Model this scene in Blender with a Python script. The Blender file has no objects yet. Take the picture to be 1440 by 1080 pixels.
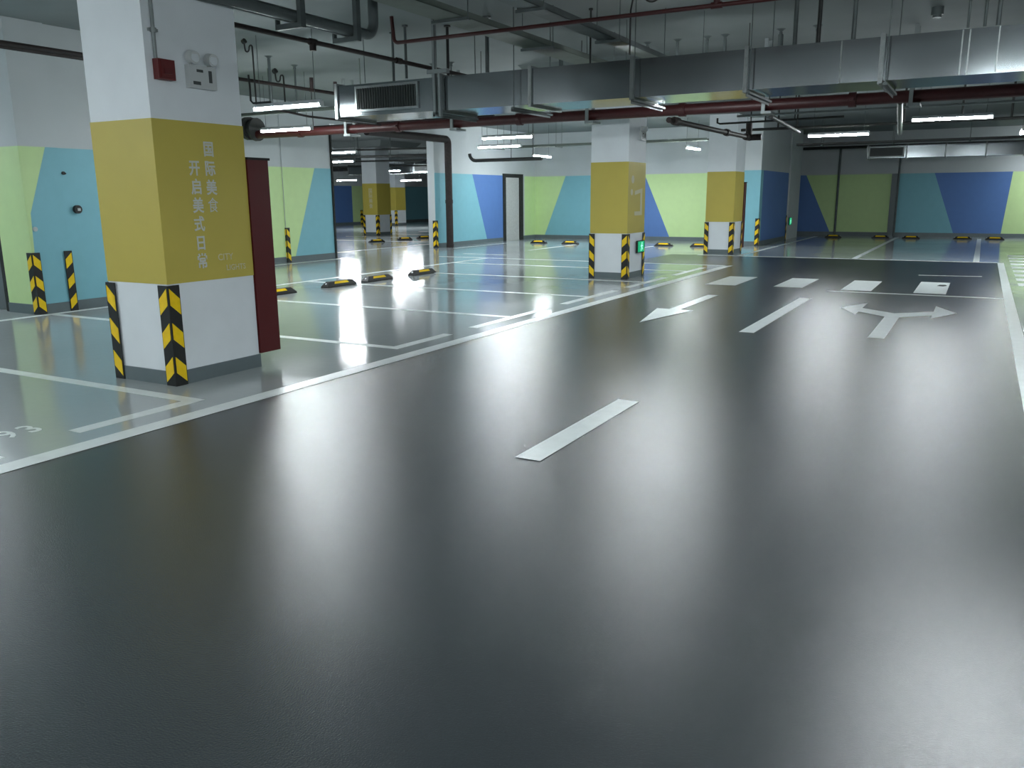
import bpy, bmesh, math, random
from mathutils import Matrix, Vector
random.seed(7)
sc = bpy.context.scene
C = sc.collection

# ------------------------------------------------------------------ camera
EYE = 1.45
cam_d = bpy.data.cameras.new('camera'); cam = bpy.data.objects.new('camera', cam_d); C.objects.link(cam)
cam_d.sensor_width = 36.0; cam_d.lens = 1168.8/1440*36.0; cam_d.clip_end = 200; cam_d.clip_start = 0.05
def cam_rot(y, p, r):
    F = Vector((-math.sin(y)*math.cos(p), math.cos(y)*math.cos(p), -math.sin(p)))
    Rt = Vector((math.cos(y), math.sin(y), 0)); U = Rt.cross(F)
    R2 = math.cos(r)*Rt + math.sin(r)*U; U2 = -math.sin(r)*Rt + math.cos(r)*U
    return Matrix((R2, U2, -F)).transposed()
cam.matrix_world = Matrix.Translation((0, 0, EYE)) @ cam_rot(0.50819442, 0.220543116, -0.00763024).to_4x4()
sc.camera = cam
# ------------------------------------------------------------------ world and exposure
w = bpy.data.worlds.new('world'); sc.world = w; w.use_nodes = True
w.node_tree.nodes['Background'].inputs[0].default_value = (0.55, 0.62, 0.65, 1)
w.node_tree.nodes['Background'].inputs[1].default_value = 0.02
sc.view_settings.view_transform = 'Standard'; sc.view_settings.look = 'None'
sc.view_settings.gamma = 1; sc.view_settings.use_curve_mapping = False
sc.view_settings.exposure = 2.6
LAMP = 34.0          # radiance of the tubes

# ------------------------------------------------------------------ materials
def mat(name, col, rough=0.6, metal=0.0, noise=0.0, nscale=6.0, bump=0.0, bscale=60.0, spec=None,
        rnoise=0.0, rscale=3.0, emit=None, coat=0.0, stretch=None, bdist=0.01, ior=None):
    m = bpy.data.materials.new(name); m.use_nodes = True
    nt = m.node_tree; b = nt.nodes['Principled BSDF']
    b.inputs['Base Color'].default_value = (*col, 1)
    b.inputs['Roughness'].default_value = rough; b.inputs['Metallic'].default_value = metal
    if spec is not None: b.inputs['Specular IOR Level'].default_value = spec
    if ior: b.inputs['IOR'].default_value = ior
    if coat: b.inputs['Coat Weight'].default_value = coat; b.inputs['Coat Roughness'].default_value = 0.08
    tc = nt.nodes.new('ShaderNodeTexCoord'); src = tc.outputs['Object']
    if stretch:
        mp = nt.nodes.new('ShaderNodeMapping'); mp.inputs['Scale'].default_value = stretch
        nt.links.new(src, mp.inputs[0]); ssrc = mp.outputs[0]
    else: ssrc = src
    if noise:
        n = nt.nodes.new('ShaderNodeTexNoise'); n.inputs['Scale'].default_value = nscale; n.inputs['Detail'].default_value = 5
        nt.links.new(src, n.inputs['Vector'])
        r = nt.nodes.new('ShaderNodeMapRange'); r.inputs['From Min'].default_value = .3; r.inputs['From Max'].default_value = .7
        r.inputs['To Min'].default_value = 1-noise; r.inputs['To Max'].default_value = 1+noise
        nt.links.new(n.outputs['Fac'], r.inputs['Value'])
        x = nt.nodes.new('ShaderNodeVectorMath'); x.operation = 'SCALE'; x.inputs[0].default_value = col
        nt.links.new(r.outputs['Result'], x.inputs['Scale']); nt.links.new(x.outputs[0], b.inputs['Base Color'])
    if rnoise:
        n2 = nt.nodes.new('ShaderNodeTexNoise'); n2.inputs['Scale'].default_value = rscale; n2.inputs['Detail'].default_value = 4
        nt.links.new(src, n2.inputs['Vector'])
        r2 = nt.nodes.new('ShaderNodeMapRange'); r2.inputs['From Min'].default_value = .3; r2.inputs['From Max'].default_value = .7
        r2.inputs['To Min'].default_value = rough-rnoise; r2.inputs['To Max'].default_value = rough+rnoise
        nt.links.new(n2.outputs['Fac'], r2.inputs['Value']); nt.links.new(r2.outputs['Result'], b.inputs['Roughness'])
    if bump:
        n3 = nt.nodes.new('ShaderNodeTexNoise'); n3.inputs['Scale'].default_value = bscale; n3.inputs['Detail'].default_value = 3
        nt.links.new(ssrc, n3.inputs['Vector'])
        bp = nt.nodes.new('ShaderNodeBump'); bp.inputs['Strength'].default_value = bump; bp.inputs['Distance'].default_value = bdist
        nt.links.new(n3.outputs['Fac'], bp.inputs['Height']); nt.links.new(bp.outputs[0], b.inputs['Normal'])
    if emit:
        b.inputs['Emission Color'].default_value = (*emit[0], 1); b.inputs['Emission Strength'].default_value = emit[1]
    return m
M = {}
M['aisle'] = mat('aisle_epoxy', (.015, .020, .023), rough=.255, noise=.05, nscale=.5, bump=.7, bscale=170, bdist=.0018, spec=.5, ior=1.85)
M['bay'] = mat('bay_epoxy', (.36, .395, .40), rough=.125, noise=.04, nscale=.5, rnoise=.03, rscale=.8, bump=.24, bscale=4.0, bdist=.004, spec=.36, stretch=(2.2, 2.2, 1))
M['line'] = mat('line_paint', (.76, .82, .81), rough=.30, noise=.05, nscale=9, bump=.2, bscale=200, bdist=.001)
M['ceiling'] = mat('ceiling_paint', (.195, .22, .22), rough=.85, noise=.10, nscale=.8)
M['wall'] = mat('wall_white', (.56, .60, .61), rough=.75, noise=.03, nscale=1.5)
M['white'] = mat('pillar_white', (.78, .83, .86), rough=.55, noise=.03, nscale=3)
M['yellow'] = mat('pillar_yellow', (.56, .46, .085), rough=.5, noise=.03, nscale=3)
M['green'] = mat('wall_green', (.60, .80, .38), rough=.6, noise=.02)
M['teal'] = mat('wall_teal', (.22, .50, .58), rough=.6, noise=.02)
M['blue'] = mat('wall_blue', (.10, .21, .50), rough=.6, noise=.02)
M['skirt'] = mat('skirting_grey', (.13, .165, .175), rough=.45, noise=.05)
M['black'] = mat('black_rubber', (.012, .013, .013), rough=.5)
M['hazard'] = mat('hazard_yellow', (.95, .64, .01), rough=.3, emit=None, noise=.05, nscale=20)
M['red'] = mat('fire_red', (.05, .009, .009), rough=.45, noise=.15, nscale=12)
M['cabinet'] = mat('cabinet_red', (.10, .010, .011), rough=.4)
M['redbox'] = mat('alarm_red', (.12, .012, .012), rough=.5)
M['rust'] = mat('rusty_red', (.020, .011, .010), rough=.6, noise=.5, nscale=14)
M['darkpipe'] = mat('dark_pipe', (.030, .032, .030), rough=.6, noise=.2)
M['galv'] = mat('galvanised_sheet', (.25, .28, .29), rough=.17, metal=1.0, noise=.03, nscale=3, bump=.06, bscale=2.0, bdist=.01)
M['galvm'] = mat('galvanised_flange', (.20, .22, .22), rough=.35, metal=.9, noise=.1, nscale=20)
M['steel'] = mat('grey_steel', (.10, .12, .12), rough=.5, metal=.3, noise=.15)
M['palesteel'] = mat('pale_steel', (.25, .28, .28), rough=.5, metal=.2, noise=.1)
M['tray'] = mat('cable_tray_grey', (.11, .135, .115), rough=.6, noise=.1)
M['grille'] = mat('grille_dark', (.035, .045, .042), rough=.5)
M['housing'] = mat('lamp_housing', (.5, .53, .55), rough=.5)
M['tube'] = mat('lamp_tube', (.9, .95, 1), rough=.4, emit=((.90, .97, 1.0), LAMP))
M['letter'] = mat('letter_paint', (.62, .64, .60), rough=.5)
M['letterdim'] = mat('letter_dim', (.64, .60, .38), rough=.5)
M['exit'] = mat('exit_green', (.0, .25, .10), rough=.3, emit=((.0, .75, .32), .075))
M['exitw'] = mat('exit_symbol', (.6, 1, .8), rough=.3, emit=((.35, 1, .70), .16))
M['plastic'] = mat('white_plastic', (.55, .58, .58), rough=.4)
M['lens'] = mat('dark_lens', (.08, .09, .09), rough=.15)
M['door'] = mat('door_grey', (.12, .135, .14), rough=.5)
M['plaster'] = mat('rough_plaster', (.50, .52, .50), rough=.9, noise=.12, nscale=30, bump=.5, bscale=60)
M['dark'] = mat('dark_frame', (.020, .022, .02), rough=.8, noise=.4, nscale=20)
M['studw'] = mat('white_reflector', (.7, .75, .78), rough=.2)

# ------------------------------------------------------------------ mesh helpers
class MB:
    def __init__(s, o=(0, 0, 0)): s.v = []; s.f = []; s.m = []; s.o = Vector(o); s.sm = []
    def add(s, vs, fs, mi=0, smooth=False):
        k = len(s.v); s.v += [tuple(Vector(p)-s.o) for p in vs]
        for f in fs: s.f.append([i+k for i in f]); s.m.append(mi); s.sm.append(smooth)
    def box(s, x0, x1, y0, y1, z0, z1, mi=0):
        if x0 > x1: x0, x1 = x1, x0
        if y0 > y1: y0, y1 = y1, y0
        vs = [(x, y, z) for z in (z0, z1) for y in (y0, y1) for x in (x0, x1)]
        s.add(vs, [(0, 2, 3, 1), (4, 5, 7, 6), (0, 1, 5, 4), (2, 6, 7, 3), (0, 4, 6, 2), (1, 3, 7, 5)], mi)
    def cyl(s, a, b, r, n=10, mi=0, r2=None, cap=True):
        a = Vector(a); b = Vector(b); d = (b-a).normalized()
        u = d.orthogonal().normalized(); v = d.cross(u); r2 = r if r2 is None else r2
        vs = [a+(u*math.cos(t)+v*math.sin(t))*r for t in [2*math.pi*i/n for i in range(n)]] + \
             [b+(u*math.cos(t)+v*math.sin(t))*r2 for t in [2*math.pi*i/n for i in range(n)]]
        s.add(vs, [(i, (i+1) % n, n+(i+1) % n, n+i) for i in range(n)], mi, True)
        if cap: s.add(vs, [tuple(range(n))[::-1], tuple(range(n, 2*n))], mi)
    def path(s, pts, r, n=8, mi=0):
        pts = [Vector(p) for p in pts]; rings = []
        u = None
        for i, p in enumerate(pts):
            d = ((pts[min(i+1, len(pts)-1)]-pts[max(i-1, 0)])).normalized()
            u = d.orthogonal().normalized() if u is None else (u-d*u.dot(d)).normalized()
            v = d.cross(u)
            rings.append([p+(u*math.cos(2*math.pi*k/n)+v*math.sin(2*math.pi*k/n))*r for k in range(n)])
        vs = [q for rg in rings for q in rg]; fs = []
        for i in range(len(pts)-1):
            for k in range(n): fs.append((i*n+k, i*n+(k+1) % n, (i+1)*n+(k+1) % n, (i+1)*n+k))
        s.add(vs, fs, mi, True); s.add(vs, [tuple(range(n))[::-1], tuple(range(len(vs)-n, len(vs)))], mi)
    def poly(s, vs, mi=0): s.add(vs, [tuple(range(len(vs)))], mi)
    def prism(s, vs, off, mi=0):
        n = len(vs); off = Vector(off); t = [Vector(p)+off for p in vs]
        s.add(list(vs)+t, [tuple(range(n))[::-1], tuple(range(n, 2*n))]+[(i, (i+1) % n, n+(i+1) % n, n+i) for i in range(n)], mi)
    def build(s, name, mats, parent=None, loc=None):
        me = bpy.data.meshes.new(name); me.from_pydata(s.v, [], s.f)
        for m in (mats if isinstance(mats, list) else [mats]): me.materials.append(M[m])
        for p, mi, sm in zip(me.polygons, s.m, s.sm): p.material_index = mi; p.use_smooth = sm
        bm = bmesh.new(); bm.from_mesh(me); bmesh.ops.recalc_face_normals(bm, faces=bm.faces[:]) if not getattr(s, 'raw', False) else None
        bm.to_mesh(me); bm.free(); me.update()
        o = bpy.data.objects.new(name, me); C.objects.link(o)
        if parent is not None: o.parent = parent
        else: o.location = s.o
        return o
def tag(o, label, cat, group=None, kind=None):
    if label: o['label'] = label
    if cat: o['category'] = cat
    if group: o['group'] = group
    if kind: o['kind'] = kind
    return o
def thing(name, loc, label, cat, group=None, rz=0):
    o = bpy.data.objects.new(name, None); C.objects.link(o); o.location = loc; o.rotation_euler = (0, 0, rz)
    o.empty_display_size = .1
    return tag(o, label, cat, group)
def copy_tree(o, parent=None):
    c = o.copy(); C.objects.link(c)
    if parent is not None: c.parent = parent
    for ch in list(o.children): copy_tree(ch, c)
    return c
def struct(o, label):
    o['kind'] = 'structure'; o['label'] = label; return o
def arc(c, a0, a1, r, u, v, n=6):
    c, u, v = Vector(c), Vector(u), Vector(v)
    return [c+(u*math.cos(a0+(a1-a0)*i/n)+v*math.sin(a0+(a1-a0)*i/n))*r for i in range(n+1)]

CEIL = 3.65
# ------------------------------------------------------------------ floor
b = MB(); b.box(-45, 9, -27, 60, -.2, 0); floor = struct(b.build('floor', 'aisle'), 'dark grey glossy epoxy floor of the driving aisle')
def fpoly(name, pts, z, m, label=None):
    q = MB(); q.prism([(x, y, z-.0015) for x, y in pts], (0, 0, .0015)); o = q.build(name, m, floor)
    if label: o['label'] = label
    return o
fpoly('bay_coating', [(-44, -26), (-4.6, -26), (-4.6, 17.85), (-6.9, 17.85), (-6.9, 20.85), (-44, 20.85)], .002, 'bay', 'pale grey-green mirror-like epoxy of the parking bays')
fpoly('bay_coating', [(-44, 20.85), (.45, 20.85), (.45, 34), (-44, 34)], .002, 'bay', 'pale grey-green epoxy of the far parking bays')
fpoly('bay_coating', [(-44, 34), (-14, 34), (-14, 59), (-44, 59)], .002, 'bay')
fpoly('bay_coating', [(.45, -26), (8.8, -26), (8.8, 34), (.45, 34)], .002, 'bay', 'pale grey-green epoxy right of the aisle line')
def line(x0, x1, y0, y1, label=None, name='painted_line'):
    return fpoly(name, [(x0, y0), (x1, y0), (x1, y1), (x0, y1)], .0035, 'line', label)
line(-4.70, -4.54, -6, 17.85, 'long white edge line of the aisle')
line(.38, .50, -6, 20.9, 'white line along the right edge of the aisle')
line(-12, -4.62, 17.75, 17.85)
line(-6.2, .5, 20.8, 20.92)
LX = -4.93
for k in range(-1, 6):
    y = 4.08+2.43*k if k < 1 else (6.55, 8.96, 11.36, 13.76, 16.16)[k-1]
    line(-10.5, LX+.02, y-.055, y+.055)
    # the short returns that close the corner of each bay
    if k <= 0 or k >= 1: fpoly('painted_line', [(LX-.1, y-.055), (LX+.02, y+.055), (LX+.02, y+.95), (LX-.1, y+.95)], .0036, 'line') if k >= 1 else None
    fpoly('painted_line', [(LX-.1, y+.055), (LX+.02, y+.055), (LX+.02, y-.95), (LX-.1, y-.95)], .0037, 'line') if k != 1 else None
line(-10.62, -10.5, 2, 17.8)
line(-13.9, -13.8, 6, 16.4)
for x in (-5.25, -2.58, -.08): line(x, x+.12, 20.9, 32)
for x in (-13.6, -11.1, -8.6): line(x, x+.11, 20.9, 24)
for y in (23.5, 26, 28.5, 31): line(-22, -15.5, y, y+.1)
line(-15.6, -15.5, 17, 31); 
line(-12, -10.7, 18.9, 19.0)
for x0, x1, yy, y1, l in ((-3.97, -3.47, 13.85, 15.45, 'leftmost'), (-2.87, -2.42, 13.95, 15.55, 'second from left'), (-1.83, -1.39, 13.9, 15.55, 'third from left'), (-.80, -.36, 13.9, 15.75, 'rightmost')):
    line(x0, x1, yy, y1, l+' white block of the crossing', 'crossing_block')
line(-2.0, .4, 13.60, 13.70, 'thin white stop line before the crossing')
line(-2.20, -2.04, 3.98, 5.55, 'near white lane dash', 'lane_dash'); line(-2.20, -2.04, 9.05, 12.55, 'far white lane dash', 'lane_dash')
fpoly('lane_arrow', [(-3.42, 9.25), (-3.66, 10.55), (-3.49, 10.55), (-3.49, 12.35), (-3.34, 12.35), (-3.34, 10.55), (-3.17, 10.55)], .0036, 'line', 'white straight arrow painted in the left lane')
fpoly('lane_arrow', [(-.92, 9.27), (-.76, 9.27), (-.76, 11.0), (-.42, 11.35), (-.42, 11.05), (-.16, 11.68), (-.42, 12.33), (-.42, 11.72), (-.84, 11.35),
      (-1.26, 11.72), (-1.26, 12.33), (-1.52, 11.68), (-1.26, 11.05), (-1.26, 11.35), (-.92, 11.0)], .0036, 'line', 'white left-or-right forked arrow painted in the right lane')
fpoly('painted_line', [(-.92, 17.02), (.10, 17.2), (.10, 17.26), (-.92, 17.08)], .0036, 'line', 'short worn white streak behind the crossing')
b = MB((-.47, 15.2, .0036)); b.prism([(-.53, 15.12, .0036), (-.44, 15.08, .0036), (-.39, 15.2, .0036), (-.42, 15.33, .0036), (-.5, 15.3, .0036)], (0, 0, .004))
tag(b.build('scrap', 'dark'), 'small dark scrap lying on the rightmost crossing block', 'scrap')
for i in range(9): line(.62, 3.2, 15.9+.93*i-.23, 15.9+.93*i+.22, None, 'crossing_block')
def text(s, size, mtx, m, parent, name='character', ext=.0012, bold=.0, align='CENTER', sx=1.0):
    c = bpy.data.curves.new(name, 'FONT'); c.body = s; c.size = size; c.extrude = ext; c.offset = bold
    c.align_x = align; c.align_y = 'CENTER'; c.materials.append(M[m]); c.resolution_u = 3
    o = bpy.data.objects.new(name, c); C.objects.link(o); o.parent = parent
    o.matrix_local = mtx @ Matrix.Diagonal((sx, 1, 1, 1)); return o
def frame(loc, xa, ya):
    xa = Vector(xa); ya = Vector(ya); za = xa.cross(ya)
    m = Matrix((xa, ya, za)).transposed().to_4x4(); m.translation = Vector(loc); return m
for s, y in (('9', 2.885), ('3', 3.035)):
    text(s, .30, frame((-5.28, y, .004), (0, 1, 0), (-1, 0, 0)), 'line', floor, 'painted_number', .0008, .004, sx=.75)
text('1', .30, frame((-5.28, 2.735, .004), (0, 1, 0), (-1, 0, 0)), 'line', floor, 'painted_number', .0008, .004, sx=.75)
line(-4.90, -4.81, 2.50, 2.60)

# ------------------------------------------------------------------ ceiling
b = MB(); b.box(-45, 9, -27, 60, CEIL, CEIL+.2); ceil = struct(b.build('ceiling', 'ceiling'), 'grey painted concrete slab ceiling')
for cx, cy in ((-5.83, 4.8), (-5.83, 14.52), (-5.83, 21.75), (-21.75, 27.8), (-28.8, 38.4)):
    b = MB(); x, y, r, q = cx, cy, 1.35, 1.15
    vs = [(x-r, y-r, CEIL), (x+r, y-r, CEIL), (x+r, y+r, CEIL), (x-r, y+r, CEIL), (x-q, y-q, CEIL-.22), (x+q, y-q, CEIL-.22), (x+q, y+q, CEIL-.22), (x-q, y+q, CEIL-.22)]
    b.add(vs, [(4, 5, 6, 7), (0, 1, 5, 4), (1, 2, 6, 5), (2, 3, 7, 6), (3, 0, 4, 7)]); struct(b.build('ceiling_drop_panel', 'ceiling'), 'tapered drop panel of the slab over a pillar')
b = MB(); b.box(-14.2, -10.9, 6.3, 6.8, CEIL-.3, CEIL); struct(b.build('ceiling_beam', 'ceiling'), 'ceiling beam above the dark door at left')

# ------------------------------------------------------------------ walls
def wallX(name, X, th, y0, y1, panels, label, z0=0, z1=CEIL, sk=True, m='wall', side=1, skn=None):
    """wall in a plane of constant X, painted side towards side*X"""
    q = MB(); q.box(X-side*th, X, y0, y1, z0, z1, 0); ms = [m]
    for pts, c in panels:
        if c not in ms: ms.append(c)
        q.prism([(X, y, z) for y, z in pts], (side*.003, 0, 0), ms.index(c))
    o = struct(q.build(name, ms), label)
    if sk:
        q = MB(); q.box(X, X+side*.012, y0, y1, 0, .13); q.build('skirting', 'skirt', o)
    return o
def wallY(name, Y, th, x0, x1, panels, label, z0=0, z1=CEIL, sk=True, m='wall'):
    q = MB(); q.box(x0, x1, Y, Y+th, z0, z1, 0); ms = [m]
    for pts, c in panels:
        if c not in ms: ms.append(c)
        q.prism([(x, Y, z) for x, z in pts], (0, -.003, 0), ms.index(c))
    o = struct(q.build(name, ms), label)
    if sk:
        q = MB(); q.box(x0, x1, Y-.012, Y, 0, .13); q.build('skirting', 'skirt', o)
    return o
T = 2.18; B0 = .12
wallX('wall_left', -14.2, .4, 14.70, 16.4, [([(14.7, B0), (14.96, B0), (15.78, T), (14.7, T)], 'green'), ([(14.96, B0), (16.4, B0), (16.4, T), (15.78, T)], 'teal')],
      'white wall painted green and teal left of the wide opening')
wallX('wall_left_recessed', -14.225, .375, -26, 14.7, [([(8, B0), (14.7, B0), (14.7, T), (8, T)], 'green'), ([(-26, B0), (8, B0), (8, T), (-26, T)], 'teal')], 'slightly recessed green wall behind the nearest pillar')
b = MB(); b.box(-14.2, -14.16, 16.36, 16.41, 0, 3.2); struct(b.build('trim_1', 'dark'), 'thin dark steel edge strip at the left side of the opening')
wl2 = wallX('wall_left_far', -14.2, .25, 20.9, 24.97, [([(20.9, B0), (23.88, B0), (23.02, T), (20.9, T)], 'teal'), ([(23.88, B0), (24.97, B0), (24.97, T), (23.02, T)], 'blue')],
      'white wall painted teal and blue right of the wide opening')
wallX('wall_left_end', -14.2, .25, 26.38, 27.5, [([(26.5, B0), (27.3, B0), (27.3, T), (26.5, T)], 'green')], 'short pale wall between doorway and far corner')
b = MB(); b.box(-14.45, -14.2, 24.97, 26.38, 2.2, CEIL); struct(b.build('wall_over_doorway', 'wall'), 'white wall above the unfinished doorway')
b = MB(); b.box(-14.45, -14.2, 16.4, 20.9, 3.25, CEIL); struct(b.build('wall_over_opening', 'wall'), 'white wall above the wide opening')
# unfinished doorway
d = struct(MB().build('door_2', 'dark'), 'narrow unfinished doorway filled with rough plaster, dark ragged frame')
d.location = (0, 0, 0)
b = MB(); b.box(-14.42, -14.215, 25.0, 26.35, 0, 2.2); b.build('plaster_infill', 'plaster', d)
b = MB(); b.box(-14.40, -14.17, 24.95, 25.13, 0, 2.24); b.build('frame', 'dark', d)
b = MB(); b.box(-14.40, -14.17, 26.12, 26.36, 0, 2.24); b.build('frame', 'dark', d)
b = MB(); b.box(-14.40, -14.17, 25.13, 26.12, 2.12, 2.24); b.build('frame', 'dark', d)
wallY('wall_back', 27.3, .25, -14.4, -5.8, [([(-14.19, B0), (-13.8, B0), (-12.98, T), (-14.19, T)], 'green'), ([(-13.8, B0), (-11.2, B0), (-12.0, T), (-12.98, T)], 'teal'),
      ([(-11.2, B0), (-9.12, B0), (-10.05, T), (-12.0, T)], 'blue'), ([(-9.12, B0), (-7.0, B0), (-7.0, T), (-10.05, T)], 'green')], 'back wall painted with green, teal and blue slanted panels')
b = MB(); b.box(-7.0, -5.75, 25.3, 27.9, 0, CEIL, 0)
b.prism([(-7.0, 25.3, B0), (-5.75, 25.3, B0), (-5.75, 25.3, T), (-7.0, 25.3, T)], (0, -.003, 0), 1)
b.prism([(-5.75, 25.3, B0), (-5.75, 25.62, B0), (-5.75, 25.62, T), (-5.75, 25.3, T)], (.003, 0, 0), 1)
b.prism([(-5.75, 25.62, B0), (-5.75, 29.3, B0), (-5.75, 29.3, T), (-5.75, 25.62, T)], (.003, 0, 0), 2)
b.box(-7.0, -5.75, 27.9, 29.3, 0, CEIL, 0)
o = struct(b.build('wall_block', ['wall', 'teal', 'blue']), 'projecting wall block, lit teal front and dark blue side, behind the third pillar')
b = MB(); b.box(-7.02, -5.738, 25.288, 29.3, 0, .13); b.build('skirting', 'skirt', o)
b = MB(); b.box(-6.4, -5.72, 29.42, 31.2, 0, CEIL); struct(b.build('wall_return', 'wall'), 'plain pale grey pier beside the dark blue wall side')
b = MB(); b.box(-7.0, -6.4, 29.7, 33.2, 0, CEIL); struct(b.build('wall_inner', 'wall'), 'hidden wall behind the grey pier')
wallY('wall_far', 33.2, .25, -6.5, 8.9, [([(-6.4, B0), (-4.92, B0), (-5.88, T), (-6.4, T)], 'blue'), ([(-4.92, B0), (-2.95, B0), (-2.95, T), (-5.88, T)], 'green'),
      ([(-2.7, B0), (-.84, B0), (-1.6, T), (-2.7, T)], 'teal'), ([(-.84, B0), (.60, B0), (.75, T), (-1.6, T)], 'blue'), ([(.60, B0), (6, B0), (6, T), (.75, T)], 'green')],
      'far wall painted with navy, green, teal and blue slanted panels')
wallX('wall_right', 8.8, .25, -26, 33.2, [], 'right boundary wall outside the view', side=-1)
b = MB(); b.box(-45, 9, -26.8, -26.6, 0, CEIL); struct(b.build('wall_behind', 'wall'), 'wall behind the viewer')
# hall beyond the opening
wallX('wall_hall', -32, .25, 20, 59, [([(30, B0), (38.6, B0), (38.6, T), (30, T)], 'blue'), ([(38.6, B0), (41.6, B0), (42.0, T), (38.6, T)], 'green'), ([(41.6, B0), (46.5, B0), (46.5, T), (42, T)], 'teal'),
      ([(46.5, B0), (49.2, B0), (49.2, T), (46.5, T)], 'green'), ([(49.2, B0), (52.5, B0), (51.3, T), (49.2, T)], 'teal'), ([(52.5, B0), (58, B0), (58, T), (51.3, T)], 'blue')], 'distant painted wall seen through the opening')
b = MB(); b.box(-45, -14, 58.5, 58.7, 0, CEIL); struct(b.build('wall_hall_end', 'wall'), 'end wall of the hall beyond the opening')
b = MB(); b.box(-31, -14.45, 15.6, 15.8, 0, CEIL); struct(b.build('wall_hall_near', 'wall'), 'near wall of the hall beyond the opening')
# left pier with door
b = MB(); b.box(-11.3, -10.65, 6.45, 6.97, 0, CEIL, 0)
b.prism([(-11.3, 6.45, B0), (-10.65, 6.45, B0), (-10.65, 6.45, 2.13), (-11.3, 6.45, 2.13)], (0, -.003, 0), 1)
b.prism([(-10.65, 6.45, B0), (-10.65, 6.46, B0), (-10.65, 6.50, 1.3), (-10.65, 6.80, 2.13), (-10.65, 6.45, 2.13)], (.003, 0, 0), 1)
b.prism([(-10.65, 6.46, B0), (-10.65, 6.97, B0), (-10.65, 6.97, 2.13), (-10.65, 6.80, 2.13), (-10.65, 6.50, 1.3)], (.003, 0, 0), 2)
o = struct(b.build('wall_pier', ['wall', 'green', 'teal']), 'left wall pier painted green and teal with two striped corner guards')
b = MB(); b.box(-11.31, -10.638, 6.438, 6.97, 0, .13); b.build('skirting', 'skirt', o)
wallX('wall_left_near', -10.69, .6, 6.97, 9.2, [([(6.97, B0), (9.2, B0), (9.2, 2.13), (6.97, 2.13)], 'teal')], 'teal painted wall running back from the left pier')
b = MB(); b.box(-14.2, -11.3, 6.5, 6.7, 2.12, CEIL); struct(b.build('wall_over_door', 'wall'), 'white wall above the dark door at the left edge')
d = struct(MB().build('door_1', 'dark'), 'dark grey steel door at the left edge of the view')
b = MB(); b.box(-11.42, -11.3, 6.47, 6.7, 0, 2.12); b.build('frame', 'dark', d)
b = MB(); b.box(-12.5, -11.42, 6.56, 6.62, .01, 2.06); b.build('leaf', 'door', d)
b = MB(); b.box(-12.62, -12.5, 6.5, 6.7, 0, 2.12); b.build('frame', 'dark', d)
b = MB(); b.cyl((-11.55, 6.5, 1.02), (-11.55, 6.56, 1.02), .02); b.box(-11.70, -11.54, 6.48, 6.51, 1.0, 1.04); b.build('handle', 'steel', d)
b = MB(); b.box(-14.2, -12.62, 6.5, 6.7, 0, 2.12); struct(b.build('wall_left_return', 'door'), 'plain wall left of the dark door')

# ------------------------------------------------------------------ pillars
def pillar(x0, x1, y0, y1, label, yt=2.05):
    o = thing('pillar', ((x0+x1)/2, (y0+y1)/2, 0), label, 'pillar', 'yellow banded concrete pillars'); L = o.location
    b = MB(L); b.box(x0, x1, y0, y1, 0, CEIL-.22); b.build('shaft', 'white', o)
    e = .004; b = MB(L); b.box(x0-e, x1+e, y0-e, y1+e, .81, yt); b.build('yellow_band', 'yellow', o)
    e = .010; b = MB(L); b.box(x0-e, x1+e, y0-e, y1+e, 0, .115); b.build('skirting', 'skirt', o)
    return o
p1 = pillar(-6.20, -5.49, 4.36, 5.25, 'nearest square pillar at left with lettering on its yellow band')
p2 = pillar(-6.20, -5.49, 14.10, 14.95, 'middle pillar in the row with the low green exit sign', 2.05)
p3 = pillar(-6.20, -5.49, 21.40, 22.28, 'third and farthest yellow pillar of the row beside the aisle')
p4 = pillar(-22.15, -21.43, 27.4, 28.28, 'nearer yellow pillar seen through the wide opening')
p5 = pillar(-29.2, -28.5, 38.1, 39.0, 'farther yellow pillar seen through the wide opening')
XF = -5.485
def cht(p, s, y, z, size=.125, m='letter', bold=.0028, x=XF+.001, name='character', sx=.86):
    L = p.location; return text(s, size, frame((x-L.x, y-L.y, z), (0, 1, 0), (0, 0, 1)), m, p, name, .0015, bold, sx=sx)
for s, y, z in (('国', 4.87, 1.84), ('际', 4.87, 1.69), ('美', 4.87, 1.54), ('开', 4.715, 1.69), ('启', 4.72, 1.545), ('美', 4.72, 1.40), ('式', 4.715, 1.255), ('日', 4.715, 1.105), ('常', 4.715, .96)):
    cht(p1, s, y, z)
cht(p1, '食', 4.87, 1.40, bold=0.0)
cht(p1, 'CITY', 4.955, .985, .075, 'letterdim', .0005, name='lettering', sx=1.0); cht(p1, 'LIGHTS', 5.06, .895, .065, 'letterdim', .0005, name='lettering', sx=1.0)
# pale marks on the second pillar: two dots and a hook
L = p2.location
for y, z, r in ((14.31, 1.75, .07), (14.27, 1.53, .055)):
    b = MB(L); b.cyl((XF, y, z), (XF+.002, y, z), r, 16); b.build('painted_mark', 'letterdim', p2)
b = MB(L); b.prism([(XF, 14.42, 1.55), (XF, 14.80, 1.60), (XF, 14.80, 1.12), (XF, 14.42, 1.12), (XF, 14.42, 1.19), (XF, 14.70, 1.19), (XF, 14.70, 1.52), (XF, 14.42, 1.48)], (.002, 0, 0))
b.build('painted_mark', 'letterdim', p2)
L = p4.location
for i, s in enumerate('国际美食'): text(s, .2, frame((-21.75-L.x, 27.394-L.y, 1.75-.2*i), (1, 0, 0), (0, 0, 1)), 'letterdim', p4, 'character', .001, .004)

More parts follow.
